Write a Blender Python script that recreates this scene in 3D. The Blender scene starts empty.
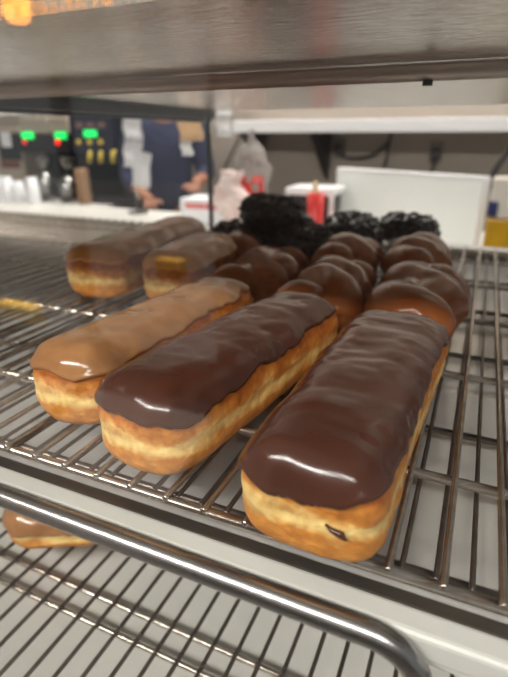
import bpy, bmesh, math, random
import numpy as np
from mathutils import Vector, Matrix, Euler, noise as mnoise

sc = bpy.context.scene
COL = sc.collection
PI = math.pi
rnd = random.Random(7)

# ------------------------------------------------------------------ camera
CAM_LOC = Vector((0.25386, -0.18146, 0.18136))
CAM_ROT = Euler((1.18622, 0.00125, 0.41774), 'XYZ')
F_PX = 498.08
cd = bpy.data.cameras.new('camera')
cam = bpy.data.objects.new('camera', cd); COL.objects.link(cam)
cam.location = CAM_LOC; cam.rotation_euler = CAM_ROT
cd.sensor_fit = 'VERTICAL'; cd.sensor_height = 24.0; cd.lens = F_PX / 677 * 24.0
cd.clip_start = 0.01; cd.clip_end = 200
cd.dof.use_dof = True; cd.dof.focus_distance = 0.29; cd.dof.aperture_fstop = 4.4
sc.camera = cam

# ------------------------------------------------------------------ view, world, lights
sc.view_settings.view_transform = 'Standard'; sc.view_settings.look = 'None'
sc.view_settings.gamma = 1.0; sc.view_settings.use_curve_mapping = False
sc.view_settings.exposure = 0.1
sc.cycles.use_denoising = True

def lin(c):
    return tuple((v / 255 / 12.92) if v / 255 <= .04045 else ((v / 255 + .055) / 1.055) ** 2.4 for v in c) + (1.0,)

w = bpy.data.worlds.new('daylight'); sc.world = w; w.use_nodes = True
wn = w.node_tree.nodes; wl = w.node_tree.links
wn['Background'].inputs['Color'].default_value = lin((236, 238, 240))
wn['Background'].inputs['Strength'].default_value = 0.30

sd = bpy.data.lights.new('sun', 'SUN'); sd.energy = 18.0; sd.angle = math.radians(1.0); sd.color = (1, .95, .86)
so = bpy.data.objects.new('sun', sd); COL.objects.link(so); so.rotation_euler = (math.radians(26), 0, math.radians(-12))

def area(name, loc, size, power, color=(1, .97, .93), rot=(0, 0, 0)):
    d = bpy.data.lights.new(name, 'AREA'); d.shape = 'RECTANGLE'; d.size = size[0]; d.size_y = size[1]
    d.energy = power; d.color = color
    o = bpy.data.objects.new(name, d); COL.objects.link(o); o.location = loc; o.rotation_euler = rot
    return o
area('ceiling_light_customer', (-0.85, -1.55, 1.57), (1.8, 0.4), 105)
area('ceiling_light_entrance', (0.95, -1.55, 1.57), (1.6, 0.4), 60)
area('ceiling_light_kitchen', (-1.5, 2.3, 1.57), (1.6, 0.5), 40)
area('ceiling_light_counter', (0.4, 2.3, 1.57), (1.6, 0.5), 38)

# ------------------------------------------------------------------ helpers
def at(px, py, Y):
    """the point on the plane y = Y that the camera sees at a pixel"""
    d = CAM_ROT.to_matrix() @ Vector(((px - 254) / F_PX, -(py - 338.5) / F_PX, -1))
    t = (Y - CAM_LOC.y) / d.y
    return CAM_LOC + d * t

def link(name, me, mat, parent=None):
    o = bpy.data.objects.new(name, me); COL.objects.link(o)
    if mat is not None:
        for m in (mat if isinstance(mat, (list, tuple)) else [mat]): me.materials.append(m)
    if parent is not None: o.parent = parent
    return o

def bmobj(name, bm, mat, parent=None, smooth=False):
    me = bpy.data.meshes.new(name); bmesh.ops.recalc_face_normals(bm, faces=bm.faces[:]); bm.to_mesh(me); bm.free()
    if smooth: me.polygons.foreach_set('use_smooth', [True] * len(me.polygons))
    return link(name, me, mat, parent)

def tag(o, label=None, cat=None, group=None, kind=None):
    if label: o['label'] = label
    if cat: o['category'] = cat
    if group: o['group'] = group
    if kind: o['kind'] = kind
    return o

def empty(name, loc, label, cat, group=None, rz=0):
    o = bpy.data.objects.new(name, None); COL.objects.link(o); o.empty_display_size = .02
    o.location = loc; o.rotation_euler = (0, 0, rz)
    return tag(o, label, cat, group)

def box(bm, a, b, bev=0.0, seg=2, M=None):
    a = Vector(a); b = Vector(b); c = (a + b) / 2; s = b - a
    r = bmesh.ops.create_cube(bm, size=1, matrix=Matrix.Translation(c) @ Matrix.Diagonal((s.x, s.y, s.z, 1)))
    vs = r['verts']
    if bev > 0:
        es = list({e for v in vs for e in v.link_edges})
        r2 = bmesh.ops.bevel(bm, geom=es, offset=bev, segments=seg, affect='EDGES', profile=.5)
        vs = list({v for f in r2['faces'] for v in f.verts} | {v for v in vs if v.is_valid})
    if M is not None: bmesh.ops.transform(bm, matrix=M, verts=[v for v in vs if v.is_valid])
    return vs

def boxobj(name, a, b, mat, parent=None, bev=0.0, seg=2):
    bm = bmesh.new(); box(bm, a, b, bev, seg)
    return bmobj(name, bm, mat, parent)

def tube(bm, pts, r, n=10, caps=True):
    """a bar swept along points; r a number or one per point"""
    pts = [Vector(p) for p in pts]; rs = r if isinstance(r, (list, tuple)) else [r] * len(pts)
    up = None; rings = []
    for i, p in enumerate(pts):
        t = (pts[min(i + 1, len(pts) - 1)] - pts[max(i - 1, 0)]).normalized()
        if up is None: up = Vector((0, 0, 1)) if abs(t.z) < .9 else Vector((1, 0, 0))
        s = t.cross(up).normalized(); up = s.cross(t).normalized()
        rings.append([bm.verts.new(p + (s * math.cos(2 * PI * k / n) + up * math.sin(2 * PI * k / n)) * rs[i]) for k in range(n)])
    fs = []
    for a, b in zip(rings, rings[1:]):
        for k in range(n): fs.append(bm.faces.new((a[k], a[(k + 1) % n], b[(k + 1) % n], b[k])))
    for f in fs: f.smooth = True
    if caps: bm.faces.new(rings[0][::-1]); bm.faces.new(rings[-1])

def tubeobj(name, pts, r, mat, parent=None, n=10):
    bm = bmesh.new(); tube(bm, pts, r, n); return bmobj(name, bm, mat, parent)

def lathe(bm, prof, n=28, c=(0, 0, 0)):
    """prof: (radius, z) pairs"""
    rings = []
    for r, z in prof:
        rings.append([bm.verts.new((c[0] + r * math.cos(2 * PI * k / n), c[1] + r * math.sin(2 * PI * k / n), c[2] + z)) for k in range(n)])
    for a, b in zip(rings, rings[1:]):
        for k in range(n):
            f = bm.faces.new((a[k], a[(k + 1) % n], b[(k + 1) % n], b[k])); f.smooth = True
    if prof[0][0] > 1e-5: bm.faces.new(rings[0][::-1])
    if prof[-1][0] > 1e-5: bm.faces.new(rings[-1])
    bmesh.ops.remove_doubles(bm, verts=bm.verts[:], dist=1e-6)

# ------------------------------------------------------------------ materials
def mat(name, color, rough=.5, metal=0.0, coat=0.0, emit=None, estr=0, noise=None, bump=None, sss=0.0, aniso=None, spec=.5, trans=0.0):
    """noise = (scale, colour2, amount); bump = (scale, strength, distance)"""
    m = bpy.data.materials.new(name); m.use_nodes = True
    n = m.node_tree.nodes; l = m.node_tree.links; b = n['Principled BSDF']
    b.inputs['Base Color'].default_value = lin(color); b.inputs['Roughness'].default_value = rough
    b.inputs['Metallic'].default_value = metal; b.inputs['Coat Weight'].default_value = coat
    b.inputs['Coat Roughness'].default_value = .08; b.inputs['Specular IOR Level'].default_value = spec
    b.inputs['Transmission Weight'].default_value = trans
    if sss:
        b.inputs['Subsurface Weight'].default_value = sss; b.inputs['Subsurface Radius'].default_value = (.006, .003, .0015); b.inputs['Subsurface Scale'].default_value = 1
    if emit: b.inputs['Emission Color'].default_value = lin(emit); b.inputs['Emission Strength'].default_value = estr
    tc = n.new('ShaderNodeTexCoord')
    if noise:
        t = n.new('ShaderNodeTexNoise'); t.inputs['Scale'].default_value = noise[0]; t.inputs['Detail'].default_value = 5
        l.new(tc.outputs['Object'], t.inputs['Vector'])
        r = n.new('ShaderNodeValToRGB'); r.color_ramp.elements[0].position = .5 - noise[2] / 2; r.color_ramp.elements[1].position = .5 + noise[2] / 2
        r.color_ramp.elements[0].color = lin(color); r.color_ramp.elements[1].color = lin(noise[1])
        l.new(t.outputs['Fac'], r.inputs['Fac']); l.new(r.outputs['Color'], b.inputs['Base Color'])
    if bump:
        t = n.new('ShaderNodeTexNoise'); t.inputs['Scale'].default_value = bump[0]; t.inputs['Detail'].default_value = 3
        src = tc.outputs['Object']
        if aniso:
            mp = n.new('ShaderNodeMapping'); mp.inputs['Scale'].default_value = aniso; l.new(src, mp.inputs['Vector']); src = mp.outputs['Vector']
        l.new(src, t.inputs['Vector'])
        bp = n.new('ShaderNodeBump'); bp.inputs['Strength'].default_value = bump[1]; bp.inputs['Distance'].default_value = bump[2]
        l.new(t.outputs['Fac'], bp.inputs['Height']); l.new(bp.outputs['Normal'], b.inputs['Normal'])
    return m

def dough_mat(name, H, crease=.42, dark=(176, 104, 42), mid=(214, 150, 74), pale=(243, 214, 146), wob=.10):
    """fried dough: browned top and bottom, a pale proof line round the waist (colour of the crust itself)"""
    m = bpy.data.materials.new(name); m.use_nodes = True
    n = m.node_tree.nodes; l = m.node_tree.links; b = n['Principled BSDF']
    b.inputs['Roughness'].default_value = .55; b.inputs['Specular IOR Level'].default_value = .35
    b.inputs['Subsurface Weight'].default_value = .12; b.inputs['Subsurface Radius'].default_value = (.008, .004, .002); b.inputs['Subsurface Scale'].default_value = 1
    tc = n.new('ShaderNodeTexCoord'); sx = n.new('ShaderNodeSeparateXYZ'); l.new(tc.outputs['Object'], sx.inputs[0])
    mp = n.new('ShaderNodeMapping'); mp.inputs['Scale'].default_value = (1, 1, 2.2); l.new(tc.outputs['Object'], mp.inputs['Vector'])
    t = n.new('ShaderNodeTexNoise'); t.inputs['Scale'].default_value = 38; t.inputs['Detail'].default_value = 4; l.new(mp.outputs['Vector'], t.inputs['Vector'])
    t2 = n.new('ShaderNodeTexNoise'); t2.inputs['Scale'].default_value = 210; t2.inputs['Detail'].default_value = 4; l.new(tc.outputs['Object'], t2.inputs['Vector'])
    d = n.new('ShaderNodeMath'); d.operation = 'DIVIDE'; d.inputs[1].default_value = H; l.new(sx.outputs['Z'], d.inputs[0])
    a = n.new('ShaderNodeMath'); a.operation = 'MULTIPLY_ADD'; a.inputs[1].default_value = wob * 2.6; l.new(t.outputs['Fac'], a.inputs[0]); l.new(d.outputs[0], a.inputs[2])
    a2 = n.new('ShaderNodeMath'); a2.operation = 'MULTIPLY_ADD'; a2.inputs[1].default_value = wob * .9; l.new(t2.outputs['Fac'], a2.inputs[0]); l.new(a.outputs[0], a2.inputs[2])
    off = wob * 1.3 + wob * .45
    r = n.new('ShaderNodeValToRGB'); e = r.color_ramp.elements
    e[0].position = 0; e[0].color = lin(dark); e[1].position = 1; e[1].color = lin(dark)
    for p, c in ((.12 + off, mid), (crease - .13 + off, mid), (crease - .02 + off, pale), (crease + .05 + off, pale), (crease + .15 + off, mid), (min(.98, crease + .38 + off), dark)):
        x = e.new(min(p, .99)); x.color = lin(c)
    l.new(a2.outputs[0], r.inputs['Fac']); l.new(r.outputs['Color'], b.inputs['Base Color'])
    t3 = n.new('ShaderNodeTexNoise'); t3.inputs['Scale'].default_value = 95; t3.inputs['Detail'].default_value = 6; l.new(tc.outputs['Object'], t3.inputs['Vector'])
    r3 = n.new('ShaderNodeValToRGB'); r3.color_ramp.elements[0].position = .38; r3.color_ramp.elements[1].position = .62; r3.color_ramp.elements[0].color = (.62, .52, .42, 1); r3.color_ramp.elements[1].color = (1, 1, 1, 1)
    l.new(t3.outputs['Fac'], r3.inputs['Fac'])
    mm = n.new('ShaderNodeMix'); mm.data_type = 'RGBA'; mm.blend_type = 'MULTIPLY'; mm.inputs[0].default_value = .75
    l.new(r.outputs['Color'], mm.inputs[6]); l.new(r3.outputs['Color'], mm.inputs[7]); l.new(mm.outputs[2], b.inputs['Base Color'])
    bp = n.new('ShaderNodeBump'); bp.inputs['Strength'].default_value = .7; bp.inputs['Distance'].default_value = .0016
    l.new(t2.outputs['Fac'], bp.inputs['Height']); l.new(bp.outputs['Normal'], b.inputs['Normal'])
    return m

def sheet_steel(name, color, rough):
    return mat(name, color, rough, 1.0, bump=(70, .45, .002), aniso=(1, 5, 1))

M_choc = mat('chocolate_icing', (62, 32, 22), .2, coat=.1, noise=(30, (72, 39, 27), .5), bump=(45, .14, .0014), aniso=(.5, 1.6, 1))
M_maple = mat('maple_icing', (136, 92, 56), .18, coat=.1, noise=(55, (160, 114, 74), .5), bump=(60, .22, .001), aniso=(1, .7, 1))
M_glaze = mat('chocolate_glaze', (136, 72, 34), .15, coat=.0, noise=(30, (172, 100, 48), .7), bump=(50, .12, .001), spec=.36)
M_amberglaze = mat('amber_glaze', (188, 122, 58), .18, noise=(35, (204, 142, 76), .6), bump=(50, .12, .001), spec=.3)
M_crumb = mat('chocolate_crumb', (40, 32, 31), .33, noise=(160, (74, 64, 60), .4), bump=(300, .6, .001))
M_dough = dough_mat('fried_dough', .058, .42, (172, 96, 34), (212, 142, 62), (243, 210, 136), wob=.16)
M_dough_twist = dough_mat('fried_dough_brown', .056, .3, (160, 92, 40), (178, 106, 50), (190, 118, 60), .10)
M_wire = mat('nickel_wire', (212, 204, 194), .27, 1.0, noise=(90, (170, 158, 144), .5))
M_wire_dark = mat('worn_wire', (140, 132, 124), .3, 1.0, noise=(90, (110, 100, 94), .5))
M_wire_brown = mat('brown_worn_wire', (104, 92, 84), .35, 1.0, noise=(90, (78, 68, 62), .5))
M_chrome = mat('chrome_tube', (166, 164, 162), .27, 1.0, bump=(220, .08, .0006))
M_steel = sheet_steel('stainless_sheet', (240, 234, 225), .24)
M_bar = mat('brushed_bar', (196, 180, 168), .36, .55)
M_rail = mat('dark_rail', (96, 96, 96), .4, .6)
M_pan = mat('aluminium_pan', (212, 210, 206), .2, .4, noise=(14, (194, 192, 188), .6))
M_rim = mat('pan_rim', (104, 99, 92), .35, .9)
M_white = mat('white_laminate', (198, 197, 191), .35, noise=(20, (188, 186, 179), .6))
M_liner = mat('tray_liner', (214, 211, 203), .26, .1, noise=(9, (200, 197, 189), .7))
M_black = mat('black_plastic', (24, 25, 30), .35)
M_navy = mat('navy_panel', (28, 30, 48), .3)
M_dark = mat('dark_metal', (52, 50, 50), .4, .5)

# ------------------------------------------------------------------ structure
FLOOR_Z, CEIL_Z, BACK_Y, FRONT_Y = -1.15, 1.6, 2.8, -2.0
M_floor = mat('floor_tile', (58, 50, 44), .6, noise=(3, (52, 45, 40), .6))
M_wall = mat('wall_paint', (158, 147, 135), .7, noise=(2.5, (150, 139, 128), .6))
M_ceil = mat('ceiling_tile', (226, 222, 214), .8, bump=(80, .3, .002))
M_front = mat('front_wall_paint', (48, 42, 40), .8, noise=(2.5, (44, 38, 36), .6))
M_asphalt = mat('asphalt', (42, 42, 44), .9, noise=(40, (34, 34, 36), .5))
def struct(o): o['kind'] = 'structure'; return o
struct(boxobj('floor', (-5, FRONT_Y - .1, FLOOR_Z - .1), (3, BACK_Y + .1, FLOOR_Z), M_floor))
struct(boxobj('ceiling', (-5, FRONT_Y - .1, CEIL_Z), (3, BACK_Y + .1, CEIL_Z + .1), M_ceil))
struct(boxobj('wall_back', (-5, BACK_Y, FLOOR_Z), (3, BACK_Y + .1, CEIL_Z), M_wall))
struct(boxobj('pavement', (-14, -14, FLOOR_Z - .12), (6, FRONT_Y - .1, FLOOR_Z - .02), M_asphalt))
bm = bmesh.new()
WX0, WX1, WZ0, WZ1 = -4.4, -.82, -.95, .68
box(bm, (WX1, FRONT_Y - .1, FLOOR_Z), (3, FRONT_Y, CEIL_Z)); box(bm, (-5, FRONT_Y - .1, FLOOR_Z), (WX0, FRONT_Y, CEIL_Z))
box(bm, (WX0, FRONT_Y - .1, WZ1), (WX1, FRONT_Y, CEIL_Z)); box(bm, (WX0, FRONT_Y - .1, FLOOR_Z), (WX1, FRONT_Y, WZ0))
struct(bmobj('wall_front', bm, M_front))
bm = bmesh.new()
box(bm, (WX0, FRONT_Y - .07, WZ0), (WX0 + .05, FRONT_Y - .02, WZ1)); box(bm, (WX1 - .05, FRONT_Y - .07, WZ0), (WX1, FRONT_Y - .02, WZ1))
box(bm, (-1.75, FRONT_Y - .07, WZ0), (-1.67, FRONT_Y - .02, WZ1)); box(bm, (-3.1, FRONT_Y - .07, WZ0), (-3.02, FRONT_Y - .02, WZ1))
box(bm, (WX0, FRONT_Y - .07, WZ0), (WX1, FRONT_Y - .02, WZ0 + .05)); box(bm, (WX0, FRONT_Y - .07, WZ1 - .05), (WX1, FRONT_Y - .02, WZ1))
struct(bmobj('window_1', bm, M_dark))

# things outside and above the customer side, seen as reflections in the case's glass
M_yellow = mat('yellow_paint', (236, 186, 28), .6, noise=(30, (214, 164, 22), .5))
def wheel_stop(x0, x1, y, label):
    bm = bmesh.new(); box(bm, (x0, y - .07, FLOOR_Z - .02), (x1, y + .07, FLOOR_Z + .17), .035, 3)
    tag(bmobj('parking_stop', bm, M_yellow), label, 'parking stop', 'yellow parking stops outside')
wheel_stop(-3.75, -3.10, -2.52, 'yellow parking stop outside, longer one of the near pair mirrored at the far left')
wheel_stop(-3.03, -2.64, -2.52, 'yellow parking stop outside, shorter one of the near pair mirrored over the rack')
wheel_stop(-2.75, -2.44, -4.25, 'yellow parking stop outside, mirrored on the bun behind the maple long john')
M_amber = mat('amber_glass', (235, 150, 30), .2, emit=(255, 160, 30), estr=9.0)
M_bulb = mat('lamp_bulb', (255, 240, 210), .3, emit=(255, 225, 160), estr=60)
lamp = empty('pendant_lamp', (-1.772, -1.92, .735), 'amber glass pendant lamp glowing at the top left corner, mirrored in the case glass', 'lamp')
bm = bmesh.new(); lathe(bm, [(.022, .07), (.05, .055), (.062, .01), (.058, -.045), (.045, -.075), (.041, -.075), (.053, -.045), (.057, .01), (.045, .05)]); bmobj('lamp_shade', bm, M_amber, lamp)
bm = bmesh.new(); lathe(bm, [(0, -.02), (.018, -.012), (.026, .012), (.018, .036), (.01, .055), (0, .056)]); bmobj('bulb', bm, M_bulb, lamp)
tubeobj('cord', [(0, 0, .06), (0, 0, CEIL_Z - .735)], .004, M_black, lamp, 6)

# ------------------------------------------------------------------ display case
CX0, CX1 = -1.05, .62
case = empty('display_case', (-.2, .4, FLOOR_Z), 'stainless and white bakery display case with wire-racked shelves and front glass', 'display case')
case_inv = Matrix.Translation((.2, -.4, -FLOOR_Z))
def cpart(name, bm, m, smooth=False):
    bmesh.ops.transform(bm, matrix=case_inv, verts=bm.verts[:]); return bmobj(name, bm, m, case, smooth)
def cbox(name, a, b, m, bev=0):
    bm = bmesh.new(); box(bm, a, b, bev); return cpart(name, bm, m)
cbox('base_cabinet', (CX0, -.05, FLOOR_Z), (CX1, .86, -.30), M_dark)
cbox('lower_shelf', (CX0, -.055, -.30), (CX1, .86, -.252), M_liner, .004)
# main shelf: white board with a raised ledge along its front edge
bm = bmesh.new(); box(bm, (CX0, -.0115, -.038), (CX1, .86, -.034), .001); box(bm, (CX0, -.0135, -.0345), (CX1, .0015, -.0195), .003, 3)
cpart('shelf_board', bm, M_white)
cbox('rear_sill', (CX0, .80, -.034), (CX1, .86, -.012), M_white, .003)
# upper shelf: thin stainless sheet, a bar across under it, dark side rail and corner post
cbox('upper_shelf', (CX0, .012, .2305), (CX1, .815, .236), M_steel)
bm = bmesh.new(); tube(bm, [(CX0, .232, .2240), (CX1, .232, .2240)], .0062, 16); cpart('shelf_bar', bm, M_bar)
bm = bmesh.new(); tube(bm, [(.206, .230, .2182), (.206, .230, .2150)], .0035, 10); cpart('bar_screw', bm, M_dark)
bm = bmesh.new(); box(bm, (-.30, .05, .2145), (-.275, .815, .2295), .002); box(bm, (-.30, .05, .2095), (-.2965, .815, .2145)); cpart('side_rail', bm, M_rail)
bm = bmesh.new(); tube(bm, [(-.285, .80, -.03), (-.285, .80, .222)], .0052, 14); cpart('corner_post', bm, M_rail)
bm = bmesh.new(); tube(bm, [(.56, .80, -.03), (.56, .80, .231)], .0052, 14); cpart('corner_post', bm, M_rail)
for x in (CX0 + .02, CX1 - .02):
    bm = bmesh.new(); box(bm, (x - .012, .02, -.30), (x + .012, .04, .236), .002); cpart('front_post', bm, M_rail)
bm = bmesh.new(); bmesh.ops.create_uvsphere(bm, u_segments=16, v_segments=10, radius=.0075, matrix=Matrix.Translation((-.279, .792, .216))); cpart('post_cap', bm, M_chrome, True)
# chrome guard tube that turns down at its right end
pts = [(CX0, -.0215, -.0185), (-.3, -.0215, -.0185), (0, -.0215, -.0185), (.235, -.0215, -.0185)]
for k in range(1, 9):
    a = k / 8 * PI / 2; pts.append((.235 + .026 * math.sin(a), -.0215 + .002 * k / 8, -.0185 - .026 * (1 - math.cos(a))))
pts += [(.261, -.019, -.07), (.261, -.019, -.252)]
bm = bmesh.new(); tube(bm, pts, .0062, 20); cpart('guard_tube', bm, M_chrome)
# front glass, both faces real
mg = bpy.data.materials.new('clear_glass'); mg.use_nodes = True
n = mg.node_tree.nodes; l = mg.node_tree.links; n.remove(n['Principled BSDF'])
tr = n.new('ShaderNodeBsdfTransparent'); gl = n.new('ShaderNodeBsdfGlossy'); gl.inputs['Roughness'].default_value = .0
gl.inputs['Color'].default_value = (1, 1, 1, 1); tr.inputs['Color'].default_value = (.985, .99, .985, 1)
ge = n.new('ShaderNodeNewGeometry'); fr = n.new('ShaderNodeFresnel'); mx = n.new('ShaderNodeMix'); mx.data_type = 'FLOAT'
mx.inputs[2].default_value = 1.5; mx.inputs[3].default_value = 1 / 1.5
l.new(ge.outputs['Backfacing'], mx.inputs[0]); l.new(mx.outputs[0], fr.inputs['IOR'])
ms = n.new('ShaderNodeMixShader'); l.new(fr.outputs[0], ms.inputs[0]); l.new(tr.outputs[0], ms.inputs[1]); l.new(gl.outputs[0], ms.inputs[2])
l.new(ms.outputs[0], n['Material Output'].inputs['Surface'])
cbox('front_glass', (CX0, -.074, -.30), (CX1, -.070, .40), mg)

# ------------------------------------------------------------------ racks
def wire_mesh(r, y0, y1, n=10):
    bm = bmesh.new(); e = r * .35
    tube(bm, [(0, y0, 0), (0, y0 + e, 0), (0, (y0 + y1) / 2, 0), (0, y1 - e, 0), (0, y1, 0)], [r * .72, r, r, r, r * .72], n)
    me = bpy.data.meshes.new('wire'); bmesh.ops.recalc_face_normals(bm, faces=bm.faces[:]); bm.to_mesh(me); bm.free(); return me
def rack(name, label, z, x0, nwire, step, wr, y0, y1, bars, br, m, mb, x1=None):
    root = empty(name, (0, .39, z), label, 'wire rack')
    me = wire_mesh(wr, y0 - .39, y1 - .39)
    me.materials.append(m)
    for k in range(nwire):
        o = bpy.data.objects.new('wire', me); COL.objects.link(o); o.parent = root; o.location = (x0 + k * step, 0, -wr)
    xa = x0 - step * .4; xb = x0 + (nwire - 1) * step + step * .4
    for yb in bars:
        tubeobj('cross_bar', [(xa, yb - .39, -wr * 2 - br + .0004), (xb, yb - .39, -wr * 2 - br + .0004)], br, mb, root, 12)
    return root
rack('wire_rack', 'upper nickel wire rack with wide-spaced wires, the long johns lie on it', 0, -.96, 56, .024, .0019, -.001, .782,
     [.0035, .085, .235, .385, .535, .685, .775], .003, M_wire, M_wire)
rack('wire_rack', 'darker finer wire rack lying in the pan just under the long john rack', -.0135, -.9625, 81, .0161, .00145, .0155, .77,
     [.021, .16, .31, .46, .61, .765], .0026, M_wire_dark, M_wire_dark)
rack('wire_rack', 'wire rack on the bottom shelf below the chrome tube', -.225, -.60, 48, .0212, .0019, -.045, .78,
     [.055, .080, .30, .55, .775], .0026, M_wire_brown, M_wire)
# shallow pan below the two racks
pan = empty('sheet_pan', (-.2, .4, -.034), 'pale metal pan with dark front rim under the long john racks', 'pan')
bm = bmesh.new(); box(bm, (CX0 + .21, .0025 - .4, .0002), (CX1 + .19, .795 - .4, .0022)); bmobj('pan_floor', bm, M_pan, pan)
bm = bmesh.new()
box(bm, (CX0 + .21, .0022 - .4, .0002), (CX1 + .19, .0045 - .4, .0120), .0008); box(bm, (CX0 + .21, .0022 - .4, .0105), (CX1 + .19, .0105 - .4, .0122), .0008)
box(bm, (CX0 + .21, .79 - .4, .0002), (CX1 + .19, .795 - .4, .0122), .0008)
bmobj('pan_rim', bm, M_rim, pan)

# ------------------------------------------------------------------ pastry shapes
def smooth(x, a, b):
    t = np.clip((x - a) / (b - a), 0, 1); return t * t * (3 - 2 * t)
def spow(c, p): return np.sign(c) * np.abs(c) ** p
def vnoise(P, scale, seed):
    out = np.empty(P.shape[:2])
    for i in range(P.shape[0]):
        for j in range(P.shape[1]):
            q = P[i, j]; out[i, j] = mnoise.noise(Vector((q[0] * scale + seed * 7.3, q[1] * scale - seed * 3.1, q[2] * scale + seed * 1.7)))
    return out
def grid_normals(P):
    du = np.empty_like(P); du[1:-1] = P[2:] - P[:-2]; du[0] = P[1] - P[0]; du[-1] = P[-1] - P[-2]
    dv = np.roll(P, -1, 1) - np.roll(P, 1, 1)
    N = np.cross(dv, du); L = np.linalg.norm(N, axis=2, keepdims=True)
    N = N / np.maximum(L, 1e-12)
    return N
def grid_mesh(name, grids):
    vs = []; fs = []; off = 0
    for P in grids:
        nu, nv = P.shape[:2]; vs.append(P.reshape(-1, 3))
        for i in range(nu - 1):
            for j in range(nv):
                j2 = (j + 1) % nv
                fs.append((off + i * nv + j, off + i * nv + j2, off + (i + 1) * nv + j2, off + (i + 1) * nv + j))
        fs.append(tuple(off + j for j in range(nv))[::-1]); fs.append(tuple(off + (nu - 1) * nv + j for j in range(nv)))
        off += nu * nv
    me = bpy.data.meshes.new(name); me.from_pydata(np.concatenate(vs).tolist(), [], fs)
    bm = bmesh.new(); bm.from_mesh(me); bmesh.ops.recalc_face_normals(bm, faces=bm.faces[:]); bm.to_mesh(me); bm.free()
    me.polygons.foreach_set('use_smooth', [True] * len(me.polygons)); me.update(); return me

def loaf_grid(L, W, H, seed, nu=110, nv=120, rc=.026, ne=2.9, nx=3.0, lump=.0016, bend=0.0, wf=1.0, wb=1.0, hf=1.0, hb=1.0, hump=0.0, pinch=.035):
    """a long bar of fried dough along +y from y = 0 to L, base on z = 0"""
    ncap = 34; ns = nu - 2 * ncap
    al = np.linspace(PI / 2, .02, ncap); ys = []; ss = []
    yc = -(rc * np.sin(al) ** (2 / ne)); sc_ = np.cos(al).clip(0) ** (2 / ne)
    ys = np.concatenate([rc + yc, np.linspace(rc, L - rc, ns), (L - rc - yc)[::-1]])
    ss = np.concatenate([sc_, np.ones(ns), sc_[::-1]]); ss[0] = ss[-1] = .02
    ph = np.linspace(0, 2 * PI, nv, endpoint=False)
    c, s = np.cos(ph), np.sin(ph)
    ex = spow(c, 2 / nx); ez_t = spow(s, 2 / 2.5); ez_b = spow(s, 2 / 3.4); ez = np.where(s > 0, ez_t, ez_b)
    z0 = H * .47
    P = np.zeros((nu, nv, 3))
    for i in range(nu):
        v = ys[i] / L
        Wd = W * (wf + (wb - wf) * v) * (1 + .025 * math.sin(v * 5 + seed))
        up = (H * (hf + (hb - hf) * v) - z0) * (1 + hump * math.sin(v * PI)); dn = z0
        z = np.where(ez > 0, z0 + up * ez * ss[i] ** .85, z0 + dn * ez * ss[i] ** .6)
        pin = 1 - pinch * np.exp(-((z - H * .43) / .0045) ** 2)
        P[i, :, 0] = Wd / 2 * ex * ss[i] * pin + bend * math.sin(v * PI)
        P[i, :, 1] = ys[i]; P[i, :, 2] = z
    N = grid_normals(P)
    if (N[nu // 2, nv // 4, 2]) < 0: N = -N
    d = vnoise(P, 38, seed) * lump + vnoise(P, 110, seed + 5) * lump * .35
    d[0] = d[-1] = 0
    P = P + N * d[..., None]; P[..., 2] = np.maximum(P[..., 2], 0)
    N = grid_normals(P)
    if (N[nu // 2, nv // 4, 2]) < 0: N = -N
    return P, N

def icing_grid(P, N, H, level, seed, thick=.0021, wav=.0038, wrinkle=0.0, low=None):
    """the same surface pushed outward above a wavy line and sunk below it: a coat with a rounded lip"""
    Z = P[..., 2]
    edge = level * H + vnoise(P * np.array([1, 1, .0]), 42, seed) * wav + vnoise(P * np.array([1, 1, .0]), 120, seed + 2) * wav * .45
    if low is not None: edge = edge + low(P)
    k = smooth(Z, edge - .0012, edge + .0012)
    lip = np.exp(-((Z - edge - .0022) / .0018) ** 2) * .0006
    T = -.0028 + (thick + .0028) * k + lip * k
    if wrinkle:
        q = P * np.array([.45, 1.0, .6]); q = q + .25 * P[..., [1, 0, 2]] * np.array([1, .5, 0])
        wy = P[..., 1] / P[..., 1].max()
        T = T + wrinkle * (.25 + .75 * smooth(wy, .25, .8)) * (vnoise(q, 60, seed + 9) + .45 * vnoise(q, 130, seed + 11)) * k
    Q = P + N * T[..., None]
    return Q

def long_john(name, label, loc, rz, L, W, H, seed, icing, level, wrinkle=.0007, low=None, detail=1.0, **kw):
    root = empty(name, loc, label, 'donut', rz=rz)
    nu = int(150 * detail); nv = int(170 * detail); nu = max(nu, 84)
    P, N = loaf_grid(L, W, H, seed, nu, nv, **kw)
    link('dough', grid_mesh('dough', [P]), M_dough, root)
    Q = icing_grid(P, N, H, level, seed, wrinkle=wrinkle, low=low)
    ic = link('icing', grid_mesh('icing', [Q]), icing, root)
    return root

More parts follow.
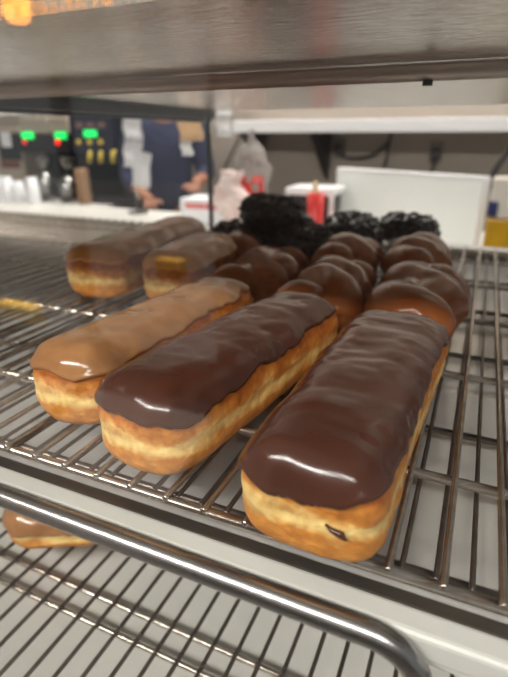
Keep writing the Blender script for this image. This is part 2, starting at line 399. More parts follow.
def strand_grid(L, r, turns, phase, hx, hz, zc, y0=0.0, nu=80, nv=36, flat=.92):
    P = np.zeros((nu, nv, 3)); ph = np.linspace(0, 2 * PI, nv, endpoint=False)
    tt = np.linspace(0, 1, nu); tt = .5 - .5 * np.cos(tt * PI) * (1 - 0.0)
    C = np.stack([hx * np.cos(phase + turns * 2 * PI * tt), tt * (L - 2 * abs(y0)) + abs(y0) + y0, zc + hz * np.sin(phase + turns * 2 * PI * tt)], -1)
    T = np.gradient(C, axis=0); T /= np.linalg.norm(T, axis=1, keepdims=True)
    for i in range(nu):
        e = min(tt[i], 1 - tt[i]) * L / (r * 1.1); rr = r * math.sqrt(max(0, 1 - (1 - min(1, e)) ** 2)) if e < 1 else r
        rr = max(rr, .0006)
        s = np.cross(T[i], (0, 0, 1)); s /= np.linalg.norm(s); u = np.cross(s, T[i])
        P[i] = C[i] + rr * (np.cos(ph)[:, None] * s * 1.06 + np.sin(ph)[:, None] * u * flat)
    return P
def twist(label, loc, rz, L=.19, W=.075, H=.055, turns=1.0, phase=0.0, seed=1, level=.40, stag=.008):
    root = empty('twist_donut', loc, label, 'donut', 'chocolate glazed twists on the rack', rz)
    r = W * .31; hx = W / 2 - r * 1.06; hz = (H / 2 - r * .92)
    ds, gs = [], []
    for q in (0, PI):
        P = strand_grid(L, r, turns, phase + q, hx, hz, H / 2, -stag if q == 0 else stag)
        N = grid_normals(P)
        if (P[40] - P[40].mean(0))[0] @ N[40][0] < 0: N = -N
        d = vnoise(P, 45, seed + q) * .0016; d[0] = d[-1] = 0
        P = P + N * d[..., None]; P[..., 2] = np.maximum(P[..., 2], 0)
        ds.append(P)
        edge = level * H + vnoise(P * np.array([1, 1, 0]), 50, seed + 3) * .006
        k = smooth(P[..., 2], edge - .0012, edge + .0012)
        gs.append(P + N * (-.002 + .0034 * k)[..., None])
    link('dough', grid_mesh('dough', ds), M_dough_twist, root)
    link('glaze', grid_mesh('glaze', gs), M_glaze, root)
    return root

# ------------------------------------------------------------------ the three long johns in front
lj = long_john('long_john', 'chocolate-iced long john nearest the right, blunt end towards us', (.2015, -.015, 0), math.radians(-1.8), .236, .072, .057, 3, M_choc, .65, .0004,
               hb=.88, rc=.024, ne=3.3, nx=3.4, wf=.99, wb=1.10, low=lambda P: .004 * smooth(P[..., 0], .0, .035))
bm = bmesh.new(); tube(bm, [(.012, -.0002, .0275), (.015, -.0010, .0262), (.0195, -.0010, .0252), (.0215, -.0004, .0225)], [.0005, .0012, .0018, .0006], 8)
o = bmobj('icing_smear', bm, M_choc, lj); o['label'] = 'small dark icing smear on the pale dough end'
long_john('long_john', 'chocolate-iced long john in the middle of the front three', (.0945, .003, 0), math.radians(-8), .232, .074, .059, 11, M_choc, .72, .0005,
          hb=.92, rc=.027, ne=2.7, nx=3.0, wf=1.0, wb=.94, low=lambda P: -.003 * smooth(P[..., 1], .05, .0))
long_john('long_john', 'light brown maple-iced long john, leftmost of the front three', (.0215, .026, 0), math.radians(-2), .238, .068, .057, 23, M_maple, .72, .0002,
          hb=.86, rc=.026, ne=2.7, nx=3.0, wf=1.0, wb=.98)
# further left and back
long_john('long_john', 'golden glazed long john end-on at the left edge of the batch', (-.150, .258, 0), math.radians(8), .175, .084, .064, 31, M_amberglaze, .74, .0003, detail=.6)
long_john('long_john', 'golden glazed long john behind the front maple one, beside the leftmost bun', (-.052, .268, 0), math.radians(6), .145, .078, .064, 37, M_amberglaze, .70, .0003, detail=.6)
long_john('long_john', 'golden glazed long john farthest back on the left', (-.190, .440, 0), math.radians(4), .12, .075, .058, 41, M_amberglaze, .6, .0003, detail=.6)
# ------------------------------------------------------------------ twists
twist('chocolate glazed twist right behind the right-hand long john', (.211, .226, 0), math.radians(0), .185, .092, .058, 1.35, -.15, 2, stag=.012)
twist('chocolate glazed twist at the back of the right-hand row', (.193, .415, 0), math.radians(4), .17, .084, .058, 1.3, .6, 3)
twist('chocolate glazed twist right behind the middle chocolate long john', (.124, .232, 0), math.radians(2), .17, .084, .058, 1.3, 1.7, 4)
twist('chocolate glazed twist second in the middle row, in front of the right dark crumb mound', (.106, .405, 0), math.radians(4), .13, .084, .060, 1.0, 1.2, 5)
twist('chocolate glazed twist right behind the maple long john', (.036, .268, 0), math.radians(5), .175, .086, .054, 1.3, 1.9, 6)
twist('chocolate glazed twist behind the golden long john nearest the front maple one', (-.068, .418, 0), math.radians(0), .09, .088, .052, .8, 1.2, 8)
# ------------------------------------------------------------------ crumb donuts
def crumb_meshes():
    R, r = .0235, .0255; nu, nv = 72, 36
    P = np.zeros((nu, nv, 3))
    for i in range(nu):
        a = 2 * PI * i / nu
        for j in range(nv):
            b = 2 * PI * j / nv; P[i, j] = ((R + r * math.cos(b)) * math.cos(a), (R + r * math.cos(b)) * math.sin(a), r + r * .95 * math.sin(b))
    d = vnoise(P, 60, 3) * .005
    for i in range(nu):
        for j in range(nv):
            a = 2 * PI * i / nu; b = 2 * PI * j / nv
            P[i, j] += d[i, j] * np.array([math.cos(b) * math.cos(a), math.cos(b) * math.sin(a), math.sin(b)])
    P[..., 2] = np.maximum(P[..., 2], 0)
    fs = [(i * nv + j, i * nv + (j + 1) % nv, ((i + 1) % nu) * nv + (j + 1) % nv, ((i + 1) % nu) * nv + j) for i in range(nu) for j in range(nv)]
    me = bpy.data.meshes.new('crumb_dough'); me.from_pydata(P.reshape(-1, 3).tolist(), [], fs)
    bm = bmesh.new(); bm.from_mesh(me); bmesh.ops.recalc_face_normals(bm, faces=bm.faces[:]); bm.to_mesh(me); bm.free()
    me.polygons.foreach_set('use_smooth', [True] * len(me.polygons)); me.materials.append(M_crumb)
    bm = bmesh.new()
    for k in range(420):
        a = rnd.random() * 2 * PI; b = rnd.uniform(-.5, PI + .5)
        p = Vector(((R + (r + .001) * math.cos(b)) * math.cos(a), (R + (r + .001) * math.cos(b)) * math.sin(a), r + r * .95 * math.sin(b) + .0005))
        if p.z < .003: continue
        s = rnd.uniform(.0022, .0072)
        bmesh.ops.create_icosphere(bm, subdivisions=1, radius=s, matrix=Matrix.Translation(p) @ Euler((rnd.random() * 6, rnd.random() * 6, rnd.random() * 6)).to_matrix().to_4x4() @ Matrix.Diagonal((1, rnd.uniform(.5, 1), rnd.uniform(.4, .8), 1)))
    m2 = bpy.data.meshes.new('crumbs'); bm.to_mesh(m2); bm.free(); m2.materials.append(M_crumb)
    return me, m2
CR = crumb_meshes()
def crumb_donut(loc, rot, label):
    root = empty('crumb_donut', loc, label, 'donut', 'dark chocolate crumb donuts'); root.rotation_euler = rot
    o = bpy.data.objects.new('dough', CR[0]); COL.objects.link(o); o.parent = root
    c = bpy.data.objects.new('crumbs', CR[1]); COL.objects.link(c); c.parent = root; c['kind'] = 'stuff'
for loc, rot, lab in (((-.101, .560, 0), (0, 0, .2), 'dark crumb donut at the bottom left of the left crumb mound'),
                      ((.003, .572, 0), (0, 0, 1.2), 'dark crumb donut at the bottom right of the left crumb mound'),
                      ((-.049, .566, .044), (.10, .04, 2.2), 'dark crumb donut on top of the left crumb mound'),
                      ((.062, .656, .008), (.2, 0, .7), 'dark crumb donut on the left half of the right crumb mound'),
                      ((-.050, .664, 0), (0, 0, .9), 'dark crumb donut behind the left crumb mound, half hidden by its lower pair'),
                      ((.146, .704, .008), (.2, 0, 2.9), 'dark crumb donut on the right half of the right crumb mound')):
    crumb_donut(loc, rot, lab)

# lower shelf
long_john('maple_donut', 'maple-iced donut on the bottom shelf, half hidden by the chrome tube', (-.172, .112, -.225), math.radians(-62), .12, .10, .052, 53, M_maple, .55, .0004, detail=.7, rc=.04, ne=2.2)

# ------------------------------------------------------------------ behind the case
CZ = -.17
M_counter = mat('counter_white', (222, 219, 212), .35)
M_paper = mat('white_paper', (228, 228, 230), .7)
def translucent(m, f=.5):
    n = m.node_tree.nodes; l = m.node_tree.links; b = n['Principled BSDF']
    t = n.new('ShaderNodeBsdfTranslucent'); t.inputs['Color'].default_value = b.inputs['Base Color'].default_value
    x = n.new('ShaderNodeMixShader'); x.inputs[0].default_value = f
    l.new(b.outputs[0], x.inputs[1]); l.new(t.outputs[0], x.inputs[2]); l.new(x.outputs[0], n['Material Output'].inputs['Surface'])
    return m
M_card = translucent(mat('card_white', (246, 246, 246), .7))
M_beige = mat('beige_metal', (178, 166, 150), .4, .3)
M_green = mat('green_display', (20, 200, 90), .4, emit=(20, 235, 105), estr=1.3)
M_red = mat('red_light', (220, 40, 30), .4, emit=(255, 45, 30), estr=1.4)
M_ybut = mat('yellow_button', (206, 180, 66), .4)
M_redplast = mat('red_plastic', (206, 44, 40), .4)
M_tan = translucent(mat('tan_card', (238, 212, 176), .7))
M_outlet = mat('outlet_black', (32, 30, 30), .5)
M_shelfwhite = mat('shelf_white', (232, 231, 232), .4)
struct(boxobj('trim_1', (-1.25, 2.798, .30), (3, 2.80, .31), M_wall))
c = empty('back_counter', (-.9, 1.8, FLOOR_Z), 'long white counter behind the display case', 'counter')
boxobj('worktop', (-2.6, -.35, CZ - FLOOR_Z - .04), (2.4, .22, CZ - FLOOR_Z), M_counter, c, .006)
boxobj('cabinet_front', (-2.55, -.31, .0), (2.35, .20, CZ - FLOOR_Z - .04), M_beige, c)
c2 = empty('back_counter', (-2.8, 2.45, FLOOR_Z), 'white counter along the wall under the coffee brewers', 'counter')
boxobj('worktop', (-1.6, -.27, CZ - FLOOR_Z - .06), (1.06, .34, CZ - FLOOR_Z - .02), M_counter, c2, .006)
boxobj('cabinet_front', (-1.55, -.22, 0), (1.02, .34, CZ - FLOOR_Z - .06), M_beige, c2)
CZ2 = CZ - .02

# white panel
a = Vector((-.319, 1.978)); b_ = Vector((.281, 1.636)); mid = (a + b_) / 2 + Vector((-.012, .007)); d = b_ - a; ang = math.atan2(d.y, d.x); LW = d.length / 2 - .022
pn = empty('white_panel', (mid.x, mid.y, CZ), 'large plain white panel standing upright on the counter behind the donuts', 'panel', rz=ang)
bm = bmesh.new(); box(bm, (-LW, -.006, .008), (LW, .03, .222), .004); bmobj('panel_board', bm, mat('panel_white', (232, 235, 231), .45), pn)
bm = bmesh.new(); box(bm, (-LW - .004, -.010, .222), (LW + .004, .034, .232), .003); box(bm, (LW, -.010, .0), (LW + .006, .034, .225), .002); box(bm, (-LW - .006, -.010, .0), (-LW, .034, .225), .002); box(bm, (-LW, -.008, 0), (LW, .034, .010), .002)
bmobj('panel_frame', bm, M_shelfwhite, pn)

# wall shelf with dark brackets
ws = empty('wall_shelf', (.1, 2.8, .22), 'long white wall shelf on dark brackets above the back counter', 'shelf')
boxobj('shelf_board', (-1.16, -.30, -.004), (1.6, 0, .018), M_shelfwhite, ws, .003)
boxobj('shelf_lip', (-1.16, -.31, -.018), (1.6, -.298, .042), M_shelfwhite, ws, .003)
def bracket(x, depth=.29, h=.27, th=.055):
    bm = bmesh.new()
    v = [bm.verts.new((x + s * th / 2 * (1 if k != 1 else .35), y, z)) for s in (-1, 1) for k, (y, z) in enumerate(((-depth, -.004), (-.002, -h), (-.002, -.004)))]
    bm.faces.new((v[0], v[1], v[2])); bm.faces.new((v[5], v[4], v[3]))
    for i, j in ((0, 1), (1, 2), (2, 0)): bm.faces.new((v[i], v[j], v[j + 3], v[i + 3]))
    bmobj('bracket', bm, M_dark, ws)
for px in (251, 319): bracket(at(px, 140, 2.62).x - .1)
bracket(.95)

# coffee brewer (black, right) ------------------------------------------------
def lbox(root, name, px0, py0, px1, py1, Y, depth, m, bev=.004):
    """a box whose front face spans two pixels at depth Y"""
    p = at(px0, py1, Y); q = at(px1, py0, Y); x0, x1 = sorted((p.x, q.x)); z0, z1 = sorted((p.z, q.z))
    o0 = root.location if root else Vector((0, 0, 0))
    bm = bmesh.new(); box(bm, (x0 - o0.x, Y - o0.y, z0 - o0.z), (x1 - o0.x, Y + depth - o0.y, z1 - o0.z), bev)
    return bmobj(name, bm, m, root)
def disc(root, name, px, py, Y, r, depth, m, rz=1.0):
    p = at(px, py, Y) - root.location
    bm = bmesh.new(); bmesh.ops.create_cone(bm, cap_ends=True, segments=20, radius1=r, radius2=r * .85, depth=depth, matrix=Matrix.Translation((p.x, p.y - depth / 2, p.z)) @ Matrix.Rotation(PI / 2, 4, 'X') @ Matrix.Diagonal((1, rz, 1, 1)))
    return bmobj(name, bm, m, root)
Yb = 2.32
p = at(103, 160, Yb)
br = empty('coffee_brewer', (p.x, Yb + .1, CZ2), 'tall black coffee brewer with green display and three yellow taps', 'coffee brewer')
lbox(br, 'tower', 89, 112, 124, 196, Yb + .06, .3, M_black, .012)
lbox(br, 'head', 73, 114, 110, 153, Yb, .12, M_navy, .006)
zb = at(100, 203, Yb).z
bm = bmesh.new(); q0 = at(90, 200, Yb - .04); q1 = at(136, 200, Yb - .04)
box(bm, (q0.x - p.x, -.16, 0), (q1.x - p.x, .24, .035), .008); bmobj('drip_tray', bm, M_dark, br)
bm = bmesh.new(); q0 = at(90, 200, Yb + .06); q1 = at(126, 200, Yb + .06)
box(bm, (q0.x - p.x, -.04, .03), (q1.x - p.x, .25, .24), .01); bmobj('tower_base', bm, M_black, br)
lbox(br, 'display', 84, 130, 96, 137, Yb - .002, .01, M_green, .002)
for px in (79, 90, 101): disc(br, 'button', px, 142, Yb, .017, .012, M_ybut)
for px in (79, 90, 101): lbox(br, 'indicator', px - 3.5, 122, px + 3.5, 128, Yb - .002, .01, mat('pale_indicator', (120, 92, 88), .5), .002)
for px in (92, 103, 115):
    t = tubeobj('tap', [(at(px, 152, Yb + .03) - br.location) + Vector((0, 0, .02)), at(px, 155, Yb) - br.location + Vector((0, -.02, .0)), at(px, 163, Yb) - br.location + Vector((0, -.02, 0))], [.012, .014, .012], M_ybut, br, 10)
# twin brewers ----------------------------------------------------------------
def twin(px0, px1, gx, rx, label, panel_dark):
    Y = 2.36; pm = at((px0 + px1) / 2, 150, Y)
    r = empty('coffee_brewer', (pm.x, Y + .1, CZ2), label, 'coffee brewer', 'twin brewers with green displays')
    lbox(r, 'hood', px0, 117, px1, 134, Y, .28, M_beige, .01)
    lbox(r, 'control_panel', px0, 134, px1, 152, Y - .004, .26, M_dark, .004)
    lbox(r, 'display', gx - 5, 132, gx + 5, 139, Y - .012, .01, M_green, .002)
    disc(r, 'warning_light', rx, 142, Y - .004, .018 if panel_dark else .011, .01, M_red)
    bm = bmesh.new(); w_ = (at(px1, 150, Y) - at(px0, 150, Y)).x / 2
    box(bm, (-w_, .10, .0), (w_, .26, .30), .006); bmobj('back_column', bm, M_dark, r)
    bm = bmesh.new(); box(bm, (-w_, -.10, 0), (w_, .2, .03), .006); bmobj('hot_plate', bm, M_dark, r)
    bm = bmesh.new(); lathe(bm, [(.02, .165), (.045, .20), (.055, .255), (.056, .257), (0, .257)], c=(.0, -.02, 0)); bmobj('brew_funnel', bm, M_chrome, r)
    return r
twin(20, 46, 27, 25, 'beige brewer with small red light beside the far left window machine', False)
twin(49, 67, 60, 58, 'beige brewer with bright round red light next to the tall black brewer', True)
# window machine at the far left
Y = 2.4; p = at(8, 150, Y)
wm = empty('drink_machine', (p.x, Y + .1, CZ2), 'beige framed machine with a dark window at the far left', 'drink machine')
bm = bmesh.new(); x0 = at(-12, 150, Y).x - p.x; x1 = at(21, 150, Y).x - p.x; zt = at(8, 127, Y).z - CZ2; zm = at(8, 174, Y).z - CZ2
box(bm, (x0, -.1, 0), (x1, .2, zt), .01); bmobj('housing', bm, M_beige, wm)
lbox(wm, 'window', 1, 133, 17, 160, Y - .004, .01, M_black, .001)
lbox(wm, 'red_strip', 2, 161, 19, 168, Y - .004, .01, mat('dull_red', (112, 66, 58), .5), .001)
lbox(wm, 'paper_notice', 2, 132, 9, 147, Y - .008, .004, M_paper, 0)
# chrome pots
def pot(px, py, Y, r, h, label):
    p = at(px, py, Y); z = CZ2 if Y > 2.1 else CZ
    t = empty('steel_pot', (p.x, Y, z), label, 'pot', 'steel pots at the brewers')
    bm = bmesh.new(); lathe(bm, [(0, 0), (r * .9, 0), (r, h * .1), (r, h * .7), (r * .8, h * .86), (r * .6, h), (0, h)]); bmobj('body', bm, M_chrome, t)
    bm = bmesh.new(); lathe(bm, [(r * .6, h), (r * .5, h * 1.08), (.01, h * 1.1), (0, h * 1.14)]); bmobj('lid', bm, M_black, t)
    tubeobj('handle', [(r * .9, 0, h * .8), (r * 1.6, 0, h * .75), (r * 1.65, 0, h * .4), (r, 0, h * .25)], .008, M_black, t, 8)
pot(47, 190, 2.24, .05, .17, 'steel pot with black lid below the brewer with the small red light')
pot(69, 190, 2.24, .055, .15, 'steel pot with black lid just left of the tall black brewer')
lb = at(84, 175, 2.22); t = boxobj('wooden_box', (lb.x - .045, 2.19, CZ2), (lb.x + .012, 2.25, CZ2 + .2), mat('wood_tan', (170, 134, 102), .6), None, .004)
tag(t, 'tan upright box tucked behind the steel pot beside the tall black brewer', 'box')
# cups
bm = bmesh.new(); lathe(bm, [(0, .0925), (.0255, .0925), (.0345, .001), (.036, 0), (.037, .006), (.0365, .010), (.0275, .0945), (0, .0945)], 20)
cup_me = bpy.data.meshes.new('paper_cup'); bmesh.ops.recalc_face_normals(bm, faces=bm.faces[:]); bm.to_mesh(cup_me); bm.free(); cup_me.materials.append(M_paper)
for px, Y, n, lab in ((-4, 2.02 - .04, 4, 'tall cup stack at the photo edge'), (8, 1.96, 3, 'cup stack second from the photo edge'),
                      (19, 1.98, 2, 'low cup stack third from the photo edge'), (33, 1.98, 3, 'cup stack nearest the steel pots')):
    p = at(px, 190, Y)
    for k in range(n):
        o = bpy.data.objects.new('paper_cup', cup_me); COL.objects.link(o); o.location = (p.x, Y, CZ + k * .0245)
        pos = 'top' if k == n - 1 else ('bottom' if k == 0 else ('second lowest' if k == 1 and n == 4 else ('second highest' if n == 4 else 'middle')))
        tag(o, 'upturned white cup, %s of the %s' % (pos, lab), 'cup', 'upturned white paper cups at the left')
# hanging sheets of paper
def sheet(px0, py0, px1, py1, Y, label, m=None, tilt=0, name='paper_sheet', cat='paper', group=None):
    p = at(px0, py1, Y); q = at(px1, py0, Y); cx = (p.x + q.x) / 2; cz = (p.z + q.z) / 2
    bm = bmesh.new(); ww = abs(q.x - p.x) / 2; hh = abs(q.z - p.z) / 2
    nx_, nz_ = 6, 8
    g = [[bm.verts.new((-ww + 2 * ww * i / nx_, .012 * math.sin(i / nx_ * PI) + .006 * math.sin(j), -hh + 2 * hh * j / nz_)) for i in range(nx_ + 1)] for j in range(nz_ + 1)]
    for j in range(nz_):
        for i in range(nx_): bm.faces.new((g[j][i], g[j][i + 1], g[j + 1][i + 1], g[j + 1][i]))
    ex = bmesh.ops.solidify(bm, geom=bm.faces[:], thickness=.0015)
    o = bmobj(name, bm, m or M_paper, None, True); o.location = (cx, Y, cz); o.rotation_euler = (0, tilt, 0)
    return tag(o, label, cat, group)
YP = 1.88
p = at(133, 190, YP)
ps = empty('ticket_stand', (p.x, YP + .027, CZ), 'thin steel stand holding white paper sheets beside the tall black brewer', 'stand')
bm = bmesh.new(); lathe(bm, [(0, 0), (.05, 0), (.05, .008), (.01, .014), (0, .014)]); bmobj('base', bm, M_dark, ps)
tubeobj('pole', [(0, 0, .01), (0, 0, .46)], .006, M_chrome, ps, 8)
sheet(124, 117, 141, 141, YP, 'white sheet hanging highest beside the tall black brewer', group='paper sheets on the ticket stand')
sheet(125, 141, 141, 168, YP - .006, 'white lined sheet hanging in the middle of the paper cluster', tilt=.12, group='paper sheets on the ticket stand')
sheet(134, 152, 149, 187, YP - .034, 'white sheet hanging lowest beside the person', tilt=.15, group='paper sheets on the ticket stand')
YC = .825
sheet(179, 110, 202, 141, YC, 'tan card hanging behind the upper shelf left of the corner post', M_tan, name='hanging_card', cat='card')
sheet(181, 138, 192, 156, YC + .006, 'small white card hanging below the tan card', M_card, name='hanging_card', cat='card')
sheet(216, 110, 232, 137, YC, 'white card hanging behind the upper shelf right of the corner post', M_card, name='hanging_card', cat='card')

# person in navy behind the counter ---------------------------------------------
def skin_body(name, verts, edges, radii, m, parent=None, sub=2, rootv=0):
    me = bpy.data.meshes.new(name); me.from_pydata(verts, edges, []); o = link(name, me, m, parent)
    o.modifiers.new('skin', 'SKIN'); sk = me.skin_vertices[0].data
    for i, r in enumerate(radii): sk[i].radius = r if isinstance(r, tuple) else (r, r); sk[i].use_root = (i == rootv)
    s = o.modifiers.new('sub', 'SUBSURF'); s.levels = sub; s.render_levels = sub
    return o
M_skin = mat('skin', (150, 100, 74), .5, sss=.1); M_shirt = mat('navy_cloth', (34, 38, 66), .85, bump=(30, .4, .01)); M_hair = mat('dark_hair', (22, 18, 18), .5)
px_ = at(167, 170, 2.36)
pe = empty('person', (px_.x, 2.36, FLOOR_Z), 'person in navy work clothes with dark hair standing behind the counter, forearms bent', 'person', rz=math.radians(25))
V = [(0, 0, .93), (0, 0, 1.08), (0, -.01, 1.24), (0, 0, 1.38), (0, .0, 1.47), (0, -.02, 1.55), (0, -.03, 1.66),
     (-.17, 0, 1.40), (-.215, -.02, 1.12), (-.10, -.20, 1.03), (-.05, -.26, 1.02),
     (.17, 0, 1.40), (.225, -.03, 1.13), (.19, -.23, 1.10), (.18, -.29, 1.10),
     (-.09, 0, .86), (-.10, -.01, .48), (-.10, .03, .09), (-.10, -.10, .035),
     (.09, 0, .86), (.10, -.01, .48), (.10, .03, .09), (.10, -.10, .035)]
E = [(0, 1), (1, 2), (2, 3), (3, 4), (4, 5), (5, 6), (3, 7), (7, 8), (8, 9), (9, 10), (3, 11), (11, 12), (12, 13), (13, 14), (0, 15), (15, 16), (16, 17), (17, 18), (0, 19), (19, 20), (20, 21), (21, 22)]
RR = [(.15, .11), (.13, .10), (.15, .11), (.13, .09), .055, .065, .085, .06, .045, .032, .026, .06, .045, .032, .026, .085, .055, .038, .035, .085, .055, .038, .035]
skin_body('body', V, E, RR, M_skin, pe)
VS = [(0, 0, .88)] + V[1:4] + [V[7], V[8], (-.15, -.125, 1.07), V[11], V[12], (.205, -.14, 1.115)]
ES = [(0, 1), (1, 2), (2, 3), (3, 4), (4, 5), (5, 6), (3, 7), (7, 8), (8, 9)]
skin_body('shirt', VS, ES, [(.165, .125), (.15, .115), (.165, .125), (.145, .105), .075, .062, .052, .075, .062, .052], M_shirt, pe)
VT = [V[0], V[15], V[16], (-.10, .03, .12), V[19], V[20], (.10, .03, .12)]
skin_body('trousers', VT, [(0, 1), (1, 2), (2, 3), (0, 4), (4, 5), (5, 6)], [(.162, .122), .10, .07, .055, .10, .07, .055], M_black, pe)
skin_body('hair', [(0, .02, 1.70), (0, .06, 1.60), (0, .09, 1.45), (0, .10, 1.30)], [(0, 1), (1, 2), (2, 3)], [.088, .085, .075, .04], M_hair, pe)
for sx in (-1, 1):
    bm = bmesh.new(); box(bm, (sx * .10 - .045, -.17, .0), (sx * .10 + .045, .075, .085), .03, 3); bmobj('shoe', bm, M_black, pe, True)
    hp = Vector(V[10] if sx < 0 else V[14])
    for k in range(4):
        x = hp.x + (k - 1.5) * .018
        skin_body('finger', [(x, hp.y, hp.z), (x, hp.y - .045 - .004 * (k in (1, 2)), hp.z - .005), (x, hp.y - .07 - .008 * (k in (1, 2)), hp.z - .03)], [(0, 1), (1, 2)], [.010, .009, .008], M_skin, pe, 1)
    skin_body('thumb', [(hp.x - sx * .02, hp.y + .01, hp.z), (hp.x - sx * .05, hp.y - .02, hp.z - .005), (hp.x - sx * .055, hp.y - .045, hp.z - .015)], [(0, 1), (1, 2)], [.012, .01, .009], M_skin, pe, 1)
bm = bmesh.new(); lathe(bm, [(0, -.018), (.012, -.012), (.014, 0), (.008, .02), (0, .028)], 12, (0, -.122, 1.645)); bmobj('nose', bm, M_skin, pe)
for sx in (-1, 1):
    bm = bmesh.new(); bmesh.ops.create_uvsphere(bm, u_segments=12, v_segments=8, radius=.012, matrix=Matrix.Translation((sx * .033, -.104, 1.675))); bmobj('eye', bm, M_paper, pe, True)
    bm = bmesh.new(); bmesh.ops.create_uvsphere(bm, u_segments=12, v_segments=8, radius=.03, matrix=Matrix.Translation((sx * .088, -.02, 1.655)) @ Matrix.Diagonal((.3, .6, 1, 1))); bmobj('ear', bm, M_skin, pe, True)
bm = bmesh.new(); tube(bm, [(-.025, -.108, 1.605), (0, -.114, 1.602), (.025, -.108, 1.605)], [.004, .007, .004], 8); bmobj('mouth', bm, mat('lips', (150, 84, 76), .5), pe)

# things on the counter -----------------------------------------------------------
p = at(180, 205, 1.75); q = at(222, 205, 1.75)
bx = empty('takeout_box', ((p.x + q.x) / 2, 1.80, CZ), 'low white carton with a red printed band beside the corner post', 'box')
bw = (q.x - p.x) / 2; ztop = at(200, 199, 1.75).z - CZ
bm = bmesh.new(); box(bm, (-bw, -.05, 0), (bw, .12, ztop), .004); bmobj('carton', bm, M_paper, bx)
z0 = at(200, 209, 1.75).z - CZ; z1 = at(200, 203.5, 1.75).z - CZ
bm = bmesh.new()
xx = -bw * .75
while xx < bw * .8:
    ww = rnd.uniform(.010, .017); box(bm, (xx, -.0515, z0), (xx + ww, -.0495, z1)); xx += ww + .005
bmobj('red_print', bm, M_redplast, bx)
# crumpled bags
def bag(px, py, Y, rx, ry, rz, m, label, seed, band=None, neck=False):
    p = at(px, py, Y); t = empty('plastic_bag', (p.x, Y, CZ), label, 'bag')
    nu, nv = 40, 40; P = np.zeros((nu, nv, 3)); h = (p.z - CZ) * 2
    for i in range(nu):
        v = i / (nu - 1)
        rr = (math.sin(min(v * 1.25, 1) * PI * .5 + .35) if v < .6 else 1) * (1 if v < .55 else max(.12, 1 - (v - .55) * (1.9 if neck else 1.0)))
        for j in range(nv):
            a = 2 * PI * j / nv; P[i, j] = (rx * rr * math.cos(a), ry * rr * math.sin(a), v * h)
    d = vnoise(P, 14, seed) * .03 + vnoise(P, 38, seed + 1) * .016
    for i in range(1, nu):
        for j in range(nv):
            a = 2 * PI * j / nv; P[i, j] += d[i, j] * np.array([math.cos(a), math.sin(a), .3])
    P[..., 2] = np.maximum(P[..., 2], 0)
    link('film', grid_mesh('film', [P]), m, t)
    if band:
        i0, i1 = band; Q = P[i0:i1].copy(); c_ = Q.mean(1, keepdims=True); Q = c_ + (Q - c_) * 1.03; Q[..., 2] = P[i0:i1, :, 2]
        Q = Q[:, 20:38]
        vs = Q.reshape(-1, 3).tolist(); n1 = Q.shape[1]
        fs = [(a * n1 + b, a * n1 + b + 1, (a + 1) * n1 + b + 1, (a + 1) * n1 + b) for a in range(Q.shape[0] - 1) for b in range(n1 - 1) if (b // 3 + a // 4) % 3 != 2]
        me = bpy.data.meshes.new('print'); me.from_pydata(vs, [], fs); o = link('red_print', me, M_redplast, t)
        md = o.modifiers.new('solid', 'SOLIDIFY'); md.thickness = .0015
    return t
M_film = mat('clear_film', (226, 220, 216), .25, trans=.75, bump=(25, .6, .01)); M_film.node_tree.nodes['Principled BSDF'].inputs['IOR'].default_value = 1.1
M_filmw = mat('white_film', (228, 216, 210), .35, noise=(14, (214, 178, 172), .5), bump=(25, .6, .01))
bag(232, 200, 1.72, .075, .06, .1, M_filmw, 'crumpled whitish pink plastic bag right of the corner post', 3)
bag(252, 178, 1.85, .075, .06, .1, M_film, 'clear plastic bag with red print behind the left crumb mound', 8, band=(10, 22), neck=True)
# white rimmed bin with red cup
Y = 1.72; p = at(285, 190, Y); q = at(334, 190, Y); zt = at(310, 188, Y).z - CZ
bn = empty('storage_bin', ((p.x + q.x) / 2, Y, CZ), 'white rimmed dark bin behind the red cup', 'bin'); bw = (q.x - p.x) / 2
bm = bmesh.new(); box(bm, (-bw + .01, .01, 0), (bw - .01, .16, zt - .02), .01); bmobj('tub', bm, M_dark, bn)
bm = bmesh.new(); box(bm, (-bw, 0, zt - .028), (bw, .17, zt), .006); box(bm, (bw - .018, -.002, 0.02), (bw, .01, zt - .02), .003); bmobj('rim', bm, M_shelfwhite, bn)
Y = 1.62; p = at(316, 200, Y)
cup = empty('red_cup', (p.x, Y, CZ), 'red plastic cup with a pale stick standing in it, between the crumb mounds', 'cup'); zt = at(316, 193, Y).z - CZ; cr = (at(325, 200, Y) - at(308, 200, Y)).x / 2
bm = bmesh.new(); lathe(bm, [(0, 0), (cr * .75, 0), (cr * .8, .01), (cr, zt), (cr * .92, zt), (cr * .72, .01), (0, .008)]); bmobj('body', bm, M_redplast, cup)
bm = bmesh.new(); tube(bm, [(0, 0, .012), (-.004, .0, zt + .03), (-.008, 0, at(312, 181, Y).z - CZ)], [.006, .010, .007], 8); o = bmobj('stick', bm, mat('pale_wood', (216, 190, 140), .6), cup)
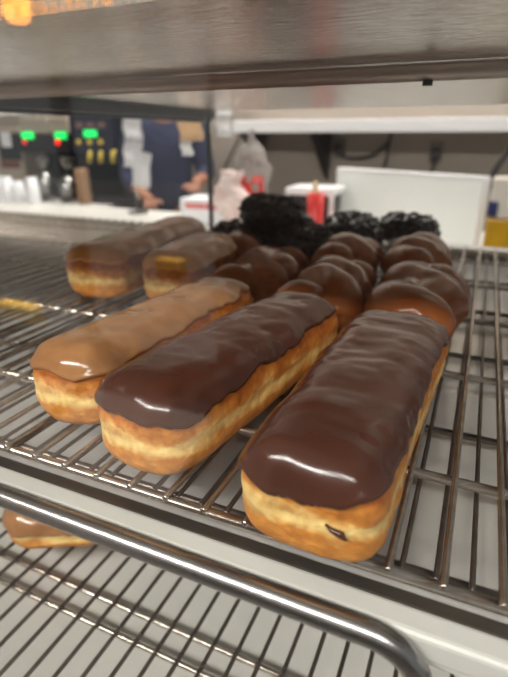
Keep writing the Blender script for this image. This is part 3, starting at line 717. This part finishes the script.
# wall outlets with plugs and cables
def outlet(px, py, label, dirx):
    p = at(px, py, 2.795)
    t = empty('wall_outlet', (p.x, 2.80, p.z), label, 'outlet')
    boxobj('cover_plate', (-.035, -.008, -.055), (.035, 0, .055), mat('plate_grey', (120, 112, 104), .5), t, .003)
    boxobj('plug', (-.022, -.045, -.035), (.022, -.008, .02), M_outlet, t, .006)
    return p
def cable(pts, label, r=.007):
    bm = bmesh.new(); P = [Vector(p) for p in pts]; S = []
    for i in range(len(P) - 1):
        p0, p1, p2, p3 = P[max(i - 1, 0)], P[i], P[i + 1], P[min(i + 2, len(P) - 1)]
        for k in range(8):
            u = k / 8; S.append(.5 * ((2 * p1) + (-p0 + p2) * u + (2 * p0 - 5 * p1 + 4 * p2 - p3) * u * u + (-p0 + 3 * p1 - 3 * p2 + p3) * u ** 3))
    S.append(P[-1]); tube(bm, S, r, 8)
    tag(bmobj('power_cable', bm, M_outlet), label, 'cable', 'black cables on the back wall')
p1 = outlet(340, 148, 'wall outlet with black plug left of the looping cable', 1)
p2 = outlet(436, 152, 'wall outlet with black plug above the white panel', 1)
Yc = 2.765
cable([p1 + Vector((0, -.04, -.03)), at(352, 158, Yc), at(372, 155, Yc), at(388, 143, Yc), at(391, 132, Yc)], 'black cable looping from the left outlet up to the wall shelf')
cable([at(391, 132, Yc - .03), at(388, 150, Yc - .03), at(383, 172, Yc - .03)], 'black cable hanging straight down beside the left outlet')
cable([p2 + Vector((0, -.04, -.03)), at(434, 165, Yc), at(428, 178, Yc)], 'short black cable dropping from the right outlet behind the white panel')
cable([at(214, 190, Yc), at(226, 165, Yc), at(238, 140, Yc), at(242, 132, Yc)], 'black cable rising to the shelf right of the corner post')
cable([at(244, 132, 2.7), at(248, 150, 2.7), at(256, 172, 2.7)], 'black cable hanging beside the left shelf bracket')
cable([at(515, 140, 1.9), at(505, 156, 1.9), at(494, 172, 1.9), at(488, 190, 1.9)], 'thick dark hose at the right edge above the blue-capped jug', .011)
# jug at the right edge
Y = 1.55; p = at(503, 220, Y); ww = at(522, 220, Y).x - p.x
jg = empty('oil_jug', (p.x + .006, Y, CZ), 'clear jug half full of yellow oil at the right edge', 'jug'); hh = at(500, 177, Y).z - CZ; hy = at(500, 217, Y).z - CZ
bm = bmesh.new(); box(bm, (-ww, -.04, 0), (ww, .05, hy), .008, 3); bmobj('oil', bm, mat('yellow_oil', (196, 150, 22), .25, noise=(20, (176, 130, 18), .5)), jg)
bm = bmesh.new(); box(bm, (-ww, -.04, hy), (ww, .05, hh), .008, 3); bmobj('upper_wall', bm, mat('milky_plastic', (214, 206, 192), .4), jg)
bm = bmesh.new(); q = at(493, 207, Y) - jg.location; box(bm, (q.x - .014, -.058, q.z - .02), (q.x + .012, -.035, q.z + .022), .004); o = bmobj('cap', bm, mat('navy_cap', (34, 38, 92), .4), jg)
bm = bmesh.new(); box(bm, (q.x - .01, -.045, q.z - .028), (-ww + .02, .02, q.z + .015), .004); bmobj('spout', bm, M_film, jg)
